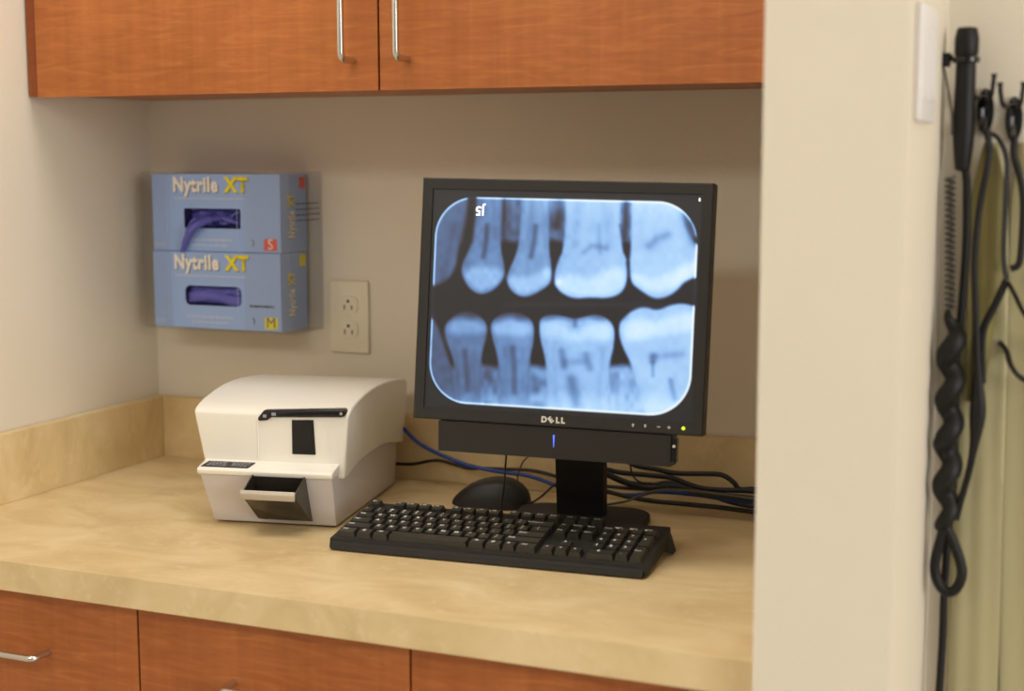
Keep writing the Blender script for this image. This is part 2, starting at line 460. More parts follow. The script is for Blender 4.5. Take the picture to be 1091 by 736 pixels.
g = mb.build('nitrile_glove', 'glove', loc=(gx+.07, -.09, gz2+.03)); tag(g, 'crumpled blue glove pulled out of the upper carton', 'glove')

h = thing('glove_box_holder', 'clear acrylic wall holder stacking two blue glove cartons', 'holder', (.18, -.05, GZ-.004))
X0, X1, YF = .047, .324, -.0935; k = .0022
def acr(name, lo, hi): MB().box([a-c for a, c in zip(lo, (.18, -.05, GZ-.004))], [a-c for a, c in zip(hi, (.18, -.05, GZ-.004))], .0005, 1).build(name, 'acrylic', h)
acr('back_panel', (X0, -.003, GZ-.003), (X1, -.0008, GZ+.246))
acr('shelf', (X0, YF, GZ-.003), (X1, -.0032, GZ-.0008))
acr('side_panel', (X0, YF, GZ-.0006), (X0+k, -.0032, GZ+.246))
acr('side_panel', (X1-k, YF, GZ-.0006), (X1, -.0032, GZ+.246))
acr('front_lip', (X0+k+.0002, YF, GZ-.0006), (X0+.052, YF+k, GZ+.246))
acr('front_lip', (X1-.086, YF, GZ-.0006), (X1-k-.0002, YF+k, GZ+.246))
mb = MB()
for i in range(4):
    rnd = random.Random(i); y = -.078
    while y < -.012:
        w = rnd.uniform(.004, .012); mb.box((X1+.0002, y, GZ+.196-i*.0085), (X1+.0005, min(y+w, -.010), GZ+.198-i*.0085)); y += w+.003
for v in mb.bm.verts: v.co -= Vector((.18, -.05, GZ-.004))
mb.build('small_print', 'dark_ink', h, smooth=False)

# ------------------------------------------------------------------ plate scanner
s = thing('plate_scanner', 'white desktop scanner with black slot and front catch tray', 'scanner', (.361, -.367, 0), math.radians(11))
mb = MB()
mb.prism([(.0, .003), (-.028, .077), (-.026, .080), (.001, .0862), (.01, .0862), (.01, .0862+.004), (.270, .080), (.276, .003)],
         lambda v, z: (.000-.11*z*1.0 if z > .07 else .000, v, z), lambda v, z: (.176+.06*z, v, z), .007, 4)
mb.build('base', 'scan_grey', s)
mb = MB()
mb.prism([(-.0300, .0735), (-.0315, .0800), (-.0290, .0825), (.0012, .0890), (.0012, .0745), (-.02, .0735)], lambda v, z: (-.0105, v, z), lambda v, z: (.1820, v, z), .0035, 3)
mb.build('ledge', 'scan_white', s)
# hood: side profile with a domed top and an arched lower edge
prof = [(0, .068), (.0, .1535), (.006, .1585), (.0185, .1633), (.04, .1682), (.07, .1728), (.10, .1758), (.13, .1768), (.165, .1762), (.20, .1738), (.235, .1708), (.262, .167), (.278, .162),
        (.281, .150), (.281, .066), (.245, .0715), (.205, .0790), (.165, .0822), (.12, .0828), (.075, .0806), (.04, .0750), (.015, .0690)]
mb = MB()
pl = [(v, max(z, .0867) if i in (0, 21, 20, 19) else z) for i, (v, z) in enumerate(prof)]
mb.prism(prof, lambda v, z: (-.027 + (.155-min(z, .155))*.2, v, z), lambda v, z: (.196-(.155-min(z, .155))*.085, v, z), .0035, 3)
# cut away the front skirt left of the right-hand edge so the ledge shows
mb.build('hood', 'scan_white', s, ang=40)
MB().prism([(.0, .152), (.0, .0895), (-.0022, .0895), (-.0022, .150)], lambda v, z: (.066, v, z), lambda v, z: (.0683, v, z), .0008, 1).build('panel_edge', 'scan_white', s)
# black slot bar: wide block at the left, narrow bar to the right with a rounded end
bar = [(.0685, .1545), (.077, .1650), (.186, .1690), (.1905, .1675), (.1925, .1640), (.1905, .1605), (.186, .1595), (.088, .1560), (.083, .1528), (.081, .1515), (.070, .1505), (.0685, .152)]
bar = [(u, z-.006) for u, z in bar]
mb = MB(); mb.prism(bar, lambda u, z: (u, -.004, z), lambda u, z: (u, .004+max(0, z-.150)*1.1, z), .0012, 2); mb.build('slot_bar', 'black_gloss', s)
MB().lathe([(.0022, 0), (.0022, .0008)], 12, Matrix.Translation((.187, -.0042, .1585)) @ Matrix.Rotation(PI/2, 4, 'X')).build('slot_screw', 'chrome', s)
MB().box((.076, -.0048, .1495), (.081, -.004, .1535), .0003, 1).box((.0885, -.0048, .1525), (.0945, -.004, .1565), .0003, 1).build('slot_label', 'panel_ink', s)
mb = MB(); mb.prism([(.1160, .1468), (.1465, .1478), (.1487, .1003), (.1157, .1000)], lambda u, z: (u, -.0016, z), lambda u, z: (u, .0015, z), .0003, 1)
mb.build('window', 'black_gloss', s)
slope = math.atan2(.0885-.0815, .0317)
Mk = Matrix.Translation((.0275, -.0165, .0850)) @ Matrix.Rotation(slope, 4, 'X')
kp = MB().prism([(-.034, -.010), (.034, -.010), (.038, .008), (-.029, .008)], lambda a, c: (a, c, 0), lambda a, c: (a, c, .0012), .0003, 1, Mk).build('keypad', 'black', s)
mb = MB(); rnd = random.Random(2)
for row in range(3):
    x = -.027
    while x < .030:
        w = rnd.uniform(.002, .006)
        if not (-.002 < x < .004): mb.box((x+row*.001, -.006+row*.0045, .0012), (x+w+row*.001, -.0042+row*.0045, .0015), 0, 1, Mk)
        x += w+.0015
mb.build('keypad_print', 'panel_ink', kp, smooth=False)
# catch tray
ht = thing  # (name kept short below)
mb = MB()
A = dict(u0=.0690, u1=.1440)
fy = lambda z: -.028*(z-.003)/.074    # front of the base at height z
def hopper(mb, u0, u1):
    th = .0018
    outer = lambda u: [(u, fy(.0770)-.0005, .0770), (u, -.066, .0610), (u, -.066, .0540), (u, -.0125, .0115), (u, fy(.0115)-.0005, .0095)]
    for ua, ub in ((u0, u0+th), (u1-th, u1)):
        mb.prism([(q[1], q[2]) for q in outer(0)], lambda v, z, x=ua: (x, v, z), lambda v, z, x=ub: (x, v, z), .0004, 1)
    mb.prism([(-.066, .0575), (-.066, .0540), (-.0125, .0115), (-.0095, .0130), (-.0640, .0570)], lambda v, z: (u0+.0004, v, z), lambda v, z: (u1-.0004, v, z), .0004, 1)
    mb.prism([(fy(.077)-.0005, .0770), (fy(.077)-.002, .0770), (-.0095, .0130), (-.006, .0095)], lambda v, z: (u0+.0004, v, z), lambda v, z: (u1-.0004, v, z))
hopper(mb, A['u0'], A['u1'])
tr_ = mb.build('catch_tray', 'bin', s)
MB().prism([(-.0672, .0500), (-.0700, .0590), (-.0672, .0630), (-.0650, .0630), (-.0658, .0540)], lambda v, z: (.0670, v, z), lambda v, z: (.1432, v, z), .001, 2).build('tray_lip', 'lip', tr_)
for u in (.015, .160):
    for v in (.02, .255): MB().lathe([(.007, 0), (.007, .0035)], 12, Matrix.Translation((u, v, 0))).build('foot', 'black', s)

# ------------------------------------------------------------------ monitor
C = Vector((.8657, -.3553, .3196)); yaw, tilt, roll = .1321, .1142, -.0166
xb = Vector((math.cos(yaw), math.sin(yaw), 0)); nb = Vector((math.sin(yaw), -math.cos(yaw), 0)); zb = Vector((0, 0, 1))
nn = math.cos(tilt)*nb + math.sin(tilt)*zb; zz = math.cos(tilt)*zb - math.sin(tilt)*nb
xa = math.cos(roll)*xb + math.sin(roll)*zz; za = -math.sin(roll)*xb + math.cos(roll)*zz
MH = Matrix(((xa.x, -nn.x, za.x, C.x), (xa.y, -nn.y, za.y, C.y), (xa.z, -nn.z, za.z, C.z), (0, 0, 0, 1)))  # local x right, y away, z up
MON = (.846, -.225, 0)
mo = thing('monitor', 'black flat monitor showing a blue dental radiograph', 'monitor', MON)
TL = Matrix.Translation((-MON[0], -MON[1], -MON[2])) @ MH
W2, H2, SW, SH, SZ = .1830, .1511, .1697, .1372, .0004
# bezel ring
mb = MB(); bm = mb.bm
ro = lambda y, e: [bm.verts.new((x, y, z)) for x, z in ((-W2+e, -H2+e), (W2-e, -H2+e), (W2-e, H2-e), (-W2+e, H2-e))]
ri = lambda y, e: [bm.verts.new((x, y, z)) for x, z in ((-SW-e, SZ-SH-e), (SW+e, SZ-SH-e), (SW+e, SZ+SH+e), (-SW-e, SZ+SH+e))]
L = [ri(.0035, 0), ri(.0, .0), ro(0, .0015), ro(.0015, 0), ro(.030, 0), ro(.034, .006)]
for a, c in zip(L, L[1:]):
    for i in range(4): bm.faces.new([a[i], a[(i+1) % 4], c[(i+1) % 4], c[i]])
bm.faces.new(L[-1])
bmesh.ops.recalc_face_normals(bm, faces=bm.faces[:])
for v in bm.verts: v.co = TL @ v.co
bez = mb.build('bezel', 'bezel', mo, smooth=False)
MB().hexa([(-.13, .033, -.11), (.13, .033, -.11), (.11, .058, -.09), (-.11, .058, -.09), (-.13, .033, .11), (.13, .033, .11), (.11, .058, .09), (-.11, .058, .09)], .006, 2, TL).build('rear_cover', 'black_soft', mo)
scr = MB().box((-SW, .0031, SZ-SH), (SW, .0060, SZ+SH), 0, 1, TL).build('screen', 'screen_black', mo, smooth=False)
# --- the radiograph, drawn on a fine grid; (px,py) is a drawing grid laid over the glass
SX, SY = 288.0, 233.0
NXG, NYG = 340, 275
uu, vv = np.meshgrid(np.linspace(0, 1, NXG), np.linspace(0, 1, NYG))      # v down
cor = np.array([[461.4, 200.7], [749.2, 207.3], [451.7, 433.4], [736.7, 451.5]])
PX = (1-vv)*((1-uu)*cor[0, 0]+uu*cor[1, 0]) + vv*((1-uu)*cor[2, 0]+uu*cor[3, 0])
PY = (1-vv)*((1-uu)*cor[0, 1]+uu*cor[1, 1]) + vv*((1-uu)*cor[2, 1]+uu*cor[3, 1])
def chaikin(P, n=2):
    P = np.array(P, float)
    for _ in range(n):
        Q = np.roll(P, -1, 0); P = np.stack([.75*P+.25*Q, .25*P+.75*Q], 1).reshape(-1, 2)
    return P
def sdf(P, sm=2):
    P = chaikin(P, sm); d = np.full(PX.shape, 1e9); ins = np.zeros(PX.shape, bool)
    for (ax, ay), (bx, by) in zip(P, np.roll(P, -1, 0)):
        ex, ey = bx-ax, by-ay; t = np.clip(((PX-ax)*ex+(PY-ay)*ey)/(ex*ex+ey*ey+1e-9), 0, 1)
        d = np.minimum(d, (PX-ax-t*ex)**2+(PY-ay-t*ey)**2)
        c = (ay > PY) != (by > PY)
        with np.errstate(divide='ignore', invalid='ignore'): ins ^= c & (PX < (bx-ax)*(PY-ay)/(by-ay+1e-12)+ax)
    d = np.sqrt(d); return np.where(ins, -d, d)
def sst(a, b, x): t = np.clip((x-a)/(b-a), 0, 1); return t*t*(3-2*t)
def line_d(pts):
    d = np.full(PX.shape, 1e9)
    for (ax, ay), (bx, by) in zip(pts, pts[1:]):
        ex, ey = bx-ax, by-ay; t = np.clip(((PX-ax)*ex+(PY-ay)*ey)/(ex*ex+ey*ey), 0, 1)
        d = np.minimum(d, np.hypot(PX-ax-t*ex, PY-ay-t*ey))
    return d
rs = np.random.RandomState(4)
def vnoise(sx, sy):
    gx_, gy_ = PX/sx, PY/sy; i, j = np.floor(gx_).astype(int), np.floor(gy_).astype(int); fx, fy_ = gx_-i, gy_-j
    T = rs.rand(256, 256); fx, fy_ = fx*fx*(3-2*fx), fy_*fy_*(3-2*fy_)
    g = lambda a, c: T[c % 256, a % 256]
    return (g(i, j)*(1-fx)+g(i+1, j)*fx)*(1-fy_)+(g(i, j+1)*(1-fx)+g(i+1, j+1)*fx)*fy_
V = np.full(PX.shape, .05)
V += .09*np.exp(-((PY-325)/7.0)**2)*sst(520, 545, PX)*(1-sst(700, 730, PX))
gain = .80 + .28*sst(455, 690, PX)
def blob(poly, val, soft=2.2, tex_=0.0, rim=0.0, sm=2):
    global V
    d = sdf(poly, sm); a = 1-sst(-soft, soft, d)
    body = val*gain
    if tex_: body = body + tex_*(vnoise(5, 7)-.5)
    if rim: body = body*(1-rim*sst(-7, 0, d))
    V = V*(1-a) + body*a
# bone around the roots
nb1 = vnoise(5, 8); nb2 = vnoise(9, 14)
bt = .34 + .20*sst(480, 680, PX)
up_b = 1-sst(250, 262, PY+2*np.sin(PX/9)+.03*(600-PX)*0)
lo_b = sst(384, 396, PY+1.5*np.sin(PX/8))
V = V*(1-up_b) + up_b*(bt*.86*sst(470, 530, PX+20) + .13*(nb1-.5) + .06*(nb2-.5))
V = V*(1-lo_b) + lo_b*(bt+.06 + .17*(nb1-.5) + .06*(nb2-.5))
blob([(497, 180), (512, 180), (505, 250), (498, 262), (491, 264)], .14, 4, .03)
# upper row, crowns down
blob([(455, 170), (503, 170), (501, 215), (497, 238), (491, 262), (488, 284), (480, 297), (470, 303), (455, 307)], .46, 4, .05, .15)
blob([(512, 170), (538, 170), (537, 235), (536, 264), (540, 280), (541, 293), (534, 304), (525, 311), (515, 314), (506, 311), (499, 304), (493, 293), (492, 282), (503, 262), (507, 240)], .56, 2.8, .06, .12)
blob([(560, 170), (588, 170), (588, 267), (592, 283), (592, 300), (580, 310), (563, 317.5), (550, 313), (543, 303), (542, 293), (554, 268), (558, 240)], .60, 2.6, .05, .08)
blob([(607, 170), (664, 170), (664, 262), (672, 279), (672, 297), (665, 313), (650, 318), (632, 316.5), (614, 318.5), (599, 311), (592, 298), (596, 282), (605, 262)], .68, 2.6, .06, .05)
blob([(676, 170), (722, 170), (727, 232), (739, 258), (752, 266), (750, 292), (730, 299), (722, 310), (711, 317), (698, 318.5), (685, 310), (674, 301), (672, 285), (675, 264)], .72, 2.8, .05, .06)
# lower row, crowns up
blob([(450, 330), (458, 331), (468, 347), (477, 373), (486, 403), (490, 470), (450, 470)], .40, 3.5, .05, .1)
blob([(474, 345), (486, 333), (498, 330), (511, 333), (521, 343), (522, 356), (516, 375), (514.5, 405), (514, 470), (488, 470), (488, 403), (482, 378), (474, 360)], .50, 3, .05, .12)
blob([(525, 342), (534, 334), (548, 331), (565, 335), (573, 346), (573, 361), (568, 380), (566.5, 408), (566, 470), (536, 470), (535.7, 408), (532, 378), (525, 356)], .55, 2.8, .05, .12)
blob([(577, 345), (580, 337), (591, 334), (604, 336), (616, 339), (627, 336.5), (638, 334), (650, 338), (658, 349), (658.5, 363), (652, 388), (651, 410), (652, 470), (586, 470), (586, 405), (584, 382), (578, 360)], .66, 2.6, .05, .06)
blob([(661, 354), (663, 341), (675, 331), (688, 326), (702, 331), (716, 324), (732, 322.5), (750, 331), (750, 470), (698, 470), (681, 412), (675, 389), (666, 371)], .70, 2.6, .05, .06)
# enamel bands
def band(poly, add, soft=6):
    global V
    V = V + add*(1-sst(-soft, soft, sdf(poly)))
for P in ([(493, 288), (516, 283), (541, 288), (536, 303), (515, 312), (498, 303)], [(543, 293), (566, 297), (592, 283), (590, 300), (563, 315), (547, 308)],
          [(593, 296), (612, 290), (632, 300), (650, 285), (671, 285), (668, 308), (648, 316), (615, 316), (599, 308)], [(674, 290), (700, 300), (742, 275), (744, 292), (722, 306), (700, 312), (680, 303)]):
    band(P, .17)
for P in ([(475, 347), (487, 340), (497, 335), (508, 341), (520, 346), (519, 356), (478, 356)], [(526, 346), (540, 341), (547, 337), (556, 343), (572, 345), (571, 358), (530, 358)],
          [(579, 345), (592, 340), (604, 345), (616, 355), (630, 345), (648, 342), (657, 352), (652, 365), (630, 360), (616, 366), (600, 360), (582, 360)],
          [(664, 350), (680, 338), (700, 344), (720, 334), (741, 332), (742, 352), (700, 358), (672, 365)]):
    band(P, .17)
def dark(pts, w, k, soft=None):
    global V
    V = V*(1-k*np.exp(-(line_d(pts)/w)**2))
dark([(521, 240), (520, 256), (517, 273)], 3.5, 0.38); dark([(574, 241), (572, 258), (569, 273)], 3.3, 0.36)
dark([(506, 209), (505, 232), (502, 256)], 4.4, 0.45); dark([(540, 212), (539, 250)], 2.3, 0.27)
dark([(597, 232), (596, 240)], 7.0, 0.45); dark([(600, 214), (601, 250)], 4.4, 0.23)
dark([(670, 215), (669, 240), (669, 252)], 3.8, 0.45); dark([(664, 240), (668, 258)], 2.3, 0.27)
dark([(625, 269), (634, 262), (648, 264)], 3.8, 0.18); dark([(641, 240), (643, 270)], 3.0, 0.11)
dark([(694, 262), (702, 254), (713, 250)], 5.2, 0.23); dark([(737, 232), (744, 256)], 8.4, 0.41)
dark([(497, 374), (499, 392), (500, 415)], 3.8, 0.29); dark([(549, 371), (551, 392), (551, 418)], 3.8, 0.29)
dark([(602, 374), (604, 390)], 4.4, 0.27); dark([(605, 386), (626, 385)], 4.6, 0.14); dark([(627, 378), (632, 392)], 4.6, 0.22)
dark([(612, 405), (617, 430)], 6.4, 0.31); dark([(697, 380), (697, 384)], 4.6, 0.31); dark([(700, 380), (726, 377)], 5.2, 0.18)
dark([(697, 386), (697, 400)], 2.5, 0.23); dark([(715, 405), (719, 424)], 3.5, 0.23)
dark([(573, 404), (575, 414)], 5.0, 0.27); dark([(523, 396), (525, 404)], 4.6, 0.23); dark([(616, 338), (616, 346)], 3.0, 0.27)
dark([(485, 240), (472, 300)], 4.4, 0.11); dark([(671.5, 280), (673, 303)], 2.3, 0.54); dark([(592.5, 280), (592.5, 300)], 2.2, 0.45)
dark([(659.5, 345), (659, 368)], 2.1, 0.54); dark([(574.5, 345), (574.5, 362)], 2.3, 0.45)
for x0_, x1_, w_, k_ in ((515, 513, 3, .10), (528, 530, 3, .08), (571, 566, 4, .08), (580, 584, 3, .06), (620, 616, 5, .08), (648, 652, 5, .08), (690, 684, 6, .06), (487, 492, 3, .08), (508, 508, 3, .08), (541, 542, 3, .06), (560, 560, 3, .08), (593, 596, 4, .06), (645, 641, 4, .06)):
    ya, yb = (208, 262) if x0_ in (515, 528, 571, 580, 620, 648, 690) else (372, 436)
    dark([(x0_, ya), (x1_, yb)], w_, k_)
# dim cusps above the enamel of the lower row
V = V*(1-.42*(1-sst(334, 345, PY+1.2*np.sin(PX/4.5)))*sst(326, 330, PY)*(1-sst(664, 676, PX)))
V = V + .05*(vnoise(16, 22)-.5)*sst(.15, .4, V)
V += .22*np.exp(-(((PX-598)/4)**2+((PY-301)/4)**2)) + .10*np.exp(-(((PX-586)/5)**2+((PY-290)/6)**2))
V += .16*sst(412, 436, PY)*sst(.15, .4, V) + .10*(1-sst(209, 240, PY))*sst(520, 600, PX)*sst(.15, .4, V)
# rounded film outline with a bright rim
fx0, fx1, fy0, fy1, rad = .013*SX, .990*SX, .033*SY, .975*SY, .150*SX
qx = np.abs(uu*SX-(fx0+fx1)/2)-((fx1-fx0)/2-rad); qy = np.abs(vv*SY-(fy0+fy1)/2)-((fy1-fy0)/2-rad)
DF = np.hypot(np.maximum(qx, 0), np.maximum(qy, 0))+np.minimum(np.maximum(qx, qy), 0)-rad
V = np.maximum(0, (V-.42)*1.32+.42)
rimmask = sst(.12, .3, V)*.60+.10
V = V + rimmask*np.exp(-((DF+1.1)/1.15)**2)*.85
stops = np.array([0, .12, .30, .50, .75, 1.0, 1.25])
cols = np.array([[24, 21, 24], [48, 44, 54], [70, 88, 124], [94, 132, 184], [146, 190, 240], [188, 224, 255], [232, 246, 255]])/255.
RGB = np.stack([np.interp(V, stops, cols[:, k]) for k in range(3)], -1)
inside = (1-sst(-.6, .6, DF))[..., None]
glass = np.array([25, 22, 25])/255.
RGB = RGB*inside + glass*(1-inside)
RGB = np.where(RGB <= .04045, RGB/12.92, ((RGB+.055)/1.055)**2.4)
co = np.stack([(uu-.5)*2*SW, np.full(uu.shape, .0028), SZ+(.5-vv)*2*SH], -1).reshape(-1, 3)
R3 = np.array(TL.to_3x3()); co = co @ R3.T + np.array(TL.translation)
idx = np.arange(NXG*NYG).reshape(NYG, NXG)
F = np.stack([idx[:-1, :-1], idx[1:, :-1], idx[1:, 1:], idx[:-1, 1:]], -1).reshape(-1, 4)
me = bpy.data.meshes.new('radiograph')
me.from_pydata(co.tolist(), [], F.tolist())
ca = me.color_attributes.new('picture', 'FLOAT_COLOR', 'POINT')
ca.data.foreach_set('color', np.concatenate([RGB.reshape(-1, 3), np.ones((NXG*NYG, 1))], 1).astype(np.float32).ravel())
me.materials.append(M['picture'])
ro_ = bpy.data.objects.new('radiograph', me); COL.objects.link(ro_); ro_.parent = scr
def on_front(u, v, y=-.0003):
    """matrix for lettering on the monitor front at local (u,v)"""
    return TL @ frame((u, y, v), (1, 0, 0), (0, 0, 1))
MARK = mat('film_marker', (250, 250, 255), .5, emit=(250, 252, 255), estr=1.0); M['marker'] = MARK
MB().add_mesh(text_mesh('J5', .0160, .0003), on_front(-.1075, .1118, .0024) @ Matrix.Rotation(PI, 4, 'Z')).build('film_marker', 'marker', scr, smooth=False)
MB().box((SW-.0045, .0022, SH-.0078), (SW-.0028, .0027, SH-.0040), 0, 1, TL).build('screen_indicator', 'marker', scr, smooth=False)
mb = MB(); lx = -.0125
for chx, dx, rot in (('D', 0, 0), ('E', .0085, 40), ('L', .0172, 0), ('L', .0238, 0)):
    mb.add_mesh(text_mesh(chx, .0098, .0005), on_front(lx+dx, -H2+.0082) @ Matrix.Rotation(math.radians(rot), 4, 'Z'))
mb.build('lettering', 'silver_ink', bez, smooth=False)
for k, u in enumerate((.0985, .1135, .1300, .1425)):
    mb = MB()
    if k == 2: mb.box((-.002, -.0006, -.0005), (.002, 0, .0005), 0, 1, TL @ Matrix.Translation((u, 0, -H2+.0085)))
    elif k == 3: mb.box((-.002, -.0006, -.0005), (.002, 0, .0005), 0, 1, TL @ Matrix.Translation((u, 0, -H2+.0085))).box((-.0005, -.0006, -.002), (.0005, 0, .002), 0, 1, TL @ Matrix.Translation((u, 0, -H2+.0085)))
    else: mb.box((-.0008, -.0006, -.0018), (.0008, 0, .0018), .0002, 1, TL @ Matrix.Translation((u, 0, -H2+.0085))).box((-.0014, -.0006, .0004), (.0014, 0, .0014), 0, 1, TL @ Matrix.Translation((u, 0, -H2+.0085)))
    mb.build('button', 'silver_ink', bez, smooth=False)
MB().lathe([(.0022, 0), (.0022, .0008), (.0012, .0012)], 12, TL @ Matrix.Translation((.1600, -.0002, -H2+.0085)) @ Matrix.Rotation(PI/2, 4, 'X')).build('power_light', 'led_green', bez)
# stand
sy = Matrix.Rotation(yaw, 4, 'Z')
mb = MB()
nk = lambda c, y, z, hy: [(c-.0325, y-hy, z), (c+.0325, y-hy, z), (c+.0325, y+hy, z), (c-.0325, y+hy, z)]
mb.hexa([(sy @ Vector(q)) for q in nk(-.012, .058, .010, .012)+nk(.012, -.062, .225, .012)], .003, 2)
mb.build('stand_neck', 'black_soft', mo)
mb = MB(); mb.prism(rounded(-.105, -.060, .080, .110, .04, 6), lambda a, c: (a, c, 0), lambda a, c: (a, c, .012), .003, 3, sy); mb.build('stand_base', 'black_soft', mo)
MB().hexa([(-.045, .030, -.050), (.045, .030, -.050), (.045, .085, -.050), (-.045, .085, -.050), (-.045, .030, .050), (.045, .030, .050), (.045, .085, .040), (-.045, .085, .040)], .004, 2, TL).build('tilt_hinge', 'black_soft', mo)

# ------------------------------------------------------------------ sound bar clipped under the monitor
sbl = thing('sound_bar', 'black sound bar clipped under the monitor bezel', 'speaker', tuple(TL @ Vector((0, 0, -H2)) + Vector(MON)))
TS = Matrix.Translation(-(TL @ Vector((0, 0, -H2)) + Vector(MON))) @ MH
gz0, gz1 = -H2-.0395, -H2-.0012
mb = MB(); mb.hexa([(-.1495, .006, gz0), (.1450, .006, gz0), (.1450, .050, gz0), (-.1495, .050, gz0), (-.1495, .002, gz1), (.1450, .002, gz1), (.1450, .050, gz1), (-.1495, .050, gz1)], .002, 2, TS)
body = mb.build('grille', 'bezel', sbl)
MB().box((.1453, .006, gz0+.006), (.1520, .020, gz1-.0035), .0015, 2, TS).build('end_cap', 'black_gloss', sbl)
MB().lathe([(.0019, 0), (.0019, .002)], 10, TS @ Matrix.Translation((.1487, .0065, gz1-.013)) @ Matrix.Rotation(PI/2, 4, 'X')).build('volume_knob', 'silver_ink', sbl)
MB().hexa([(-.0003, .0040, gz0+.014), (.0003, .0040, gz0+.014), (.0003, .006, gz0+.014), (-.0003, .006, gz0+.014), (-.0011, .0022, gz1-.009), (.0011, .0022, gz1-.009), (.0011, .004, gz1-.009), (-.0011, .004, gz1-.009)], 0, 1, TS).build('power_light', 'led_blue', sbl)

# ------------------------------------------------------------------ keyboard
KW, KD = .4175, .126
kb = thing('keyboard', 'black keyboard with white legends in front of the monitor', 'keyboard', (.5795, -.4305, 0), .0678)
zt = lambda b: .0150 + (.0335-.0150)*b/KD        # top surface of the case
zu = lambda b: .0025 + (.0135-.0025)*b/KD        # underside
mb = MB(); mb.hexa([(0, 0, zu(0)), (KW, 0, zu(0)), (KW, KD, zu(KD)), (0, KD, zu(KD)), (.001, .001, zt(0)), (KW-.001, .001, zt(0)), (KW-.001, KD-.001, zt(KD)), (.001, KD-.001, zt(KD))], .0025, 3)
mb.build('case', 'black_soft', kb)
MB().hexa([(.004, -.0055, .0022), (KW-.004, -.0055, .0022), (KW-.002, .004, .0025), (.002, .004, .0025), (.004, -.0040, .0095), (KW-.004, -.0040, .0095), (KW-.002, .004, .0125), (.002, .004, .0125)], .0015, 2).build('front_edge', 'black_soft', kb)
for x in (.03, KW-.05): MB().box((x, KD-.030, 0), (x+.02, KD-.022, zu(KD-.026)+.001), .001, 1).build('foot', 'black', kb)
MB().hexa([(KW-.004, KD-.020, .006), (KW+.0065, KD-.018, .003), (KW+.0065, KD, .003), (KW-.004, KD+.002, .006), (KW-.004, KD-.014, .026), (KW+.0005, KD-.016, .022), (KW+.0005, KD+.001, .022), (KW-.004, KD+.002, .029)], .001, 1).build('rear_tab', 'black', kb)
U = (KW-.013)/22.5; RV = (KD-.0125)/6.45
tl = math.atan2(.0335-.0150, KD)
def key(x, row, w, h, leg, lsz=.0048, extra=None):
    """x in key units from the left, row 0 = bottom row; keys are short frustums with a printed legend"""
    b0 = .0065 + row*RV; x0 = .0065 + x*U
    Wk, Hk = w*U-.0010, h*RV-.0010
    o = (x0+.0005, b0+.0005, zt(b0)+.0002)
    Mk = Matrix.Translation(o) @ Matrix.Rotation(tl, 4, 'X')
    mb = MB(); i = .0022; kh = .0072
    mb.hexa([(0, 0, -.001), (Wk, 0, -.001), (Wk, Hk, -.001), (0, Hk, -.001), (i, i*.6, kh), (Wk-i, i*.6, kh), (Wk-i, Hk-i*1.3, kh+.0006), (i, Hk-i*1.3, kh+.0006)], .0007, 1, Mk)
    mb.mi = 1
    def put(s_, cx, cy, size):
        size *= 1.22; me = text_mesh(s_, 1.0, .028, 0, 1)
        mb.add_mesh(me, Mk @ Matrix.Translation((cx, cy, kh+.0007)) @ Matrix.Diagonal((size, size, 1, 1)))
    if leg:
        if extra == 'wide': put(leg, min(Wk*.5, .009), Hk*.60, .0040)
        elif '\n' in leg:
            a, c = leg.split('\n'); put(a, Wk*.38, Hk*.70, .0046); put(c, Wk*.38, Hk*.36, .0046)
        else: put(leg, Wk*.40, Hk*.60, lsz)
    mb.build('key', ['key', 'key_ink'], kb, smooth=False)
    return mb
key(0, 5.45, 1, 1, 'Esc', .0042)
for i, x in enumerate((2, 3, 4, 5, 6.5, 7.5, 8.5, 9.5, 11, 12, 13, 14)): key(x, 5.45, 1, 1, 'F%d' % (i+1), .0046)
for i, sx in enumerate(('PrtSc', 'ScrLk', 'Pause')): key(15.25+i, 5.45, 1, 1, sx, .0028)
r = ['~\n`', '!\n1', '@\n2', '#\n3', '$\n4', '%\n5', '^\n6', '&\n7', '*\n8', '(\n9', ')\n0', '_\n-', '+\n=']
for i, sx in enumerate(r): key(i, 4, 1, 1, sx)
key(13, 4, 2, 1, 'Backspace', extra='wide')
key(0, 3, 1.5, 1, 'Tab', extra='wide')
for i, sx in enumerate('QWERTYUIOP'): key(1.5+i, 3, 1, 1, sx, .0060)
key(11.5, 3, 1, 1, '{\n['); key(12.5, 3, 1, 1, '}\n]'); key(13.5, 3, 1.5, 1, '|\n\\')
key(0, 2, 1.75, 1, 'Caps', extra='wide')
for i, sx in enumerate('ASDFGHJKL'): key(1.75+i, 2, 1, 1, sx, .0060)
key(10.75, 2, 1, 1, ':\n;'); key(11.75, 2, 1, 1, '"\n\''); key(12.75, 2, 2.25, 1, 'Enter', extra='wide')
key(0, 1, 2.25, 1, 'Shift', extra='wide')
for i, sx in enumerate('ZXCVBNM'): key(2.25+i, 1, 1, 1, sx, .0060)
key(9.25, 1, 1, 1, '<\n,'); key(10.25, 1, 1, 1, '>\n.'); key(11.25, 1, 1, 1, '?\n/'); key(12.25, 1, 2.75, 1, 'Shift', extra='wide')
xx = 0
for sx, w in (('Ctrl', 1.5), ('#', 1.25), ('Alt', 1.25), ('', 6), ('Alt', 1.25), ('#', 1.25), ('=', 1.0), ('Ctrl', 1.5)):
    key(xx, 0, w, 1, sx, .0060 if len(sx) == 1 else .0042, 'wide' if len(sx) > 1 else None); xx += w
for i, sx in enumerate(('Ins', 'Home', 'PgUp')): key(15.25+i, 4, 1, 1, sx, .0036)
for i, sx in enumerate(('Del', 'End', 'PgDn')): key(15.25+i, 3, 1, 1, sx, .0036)
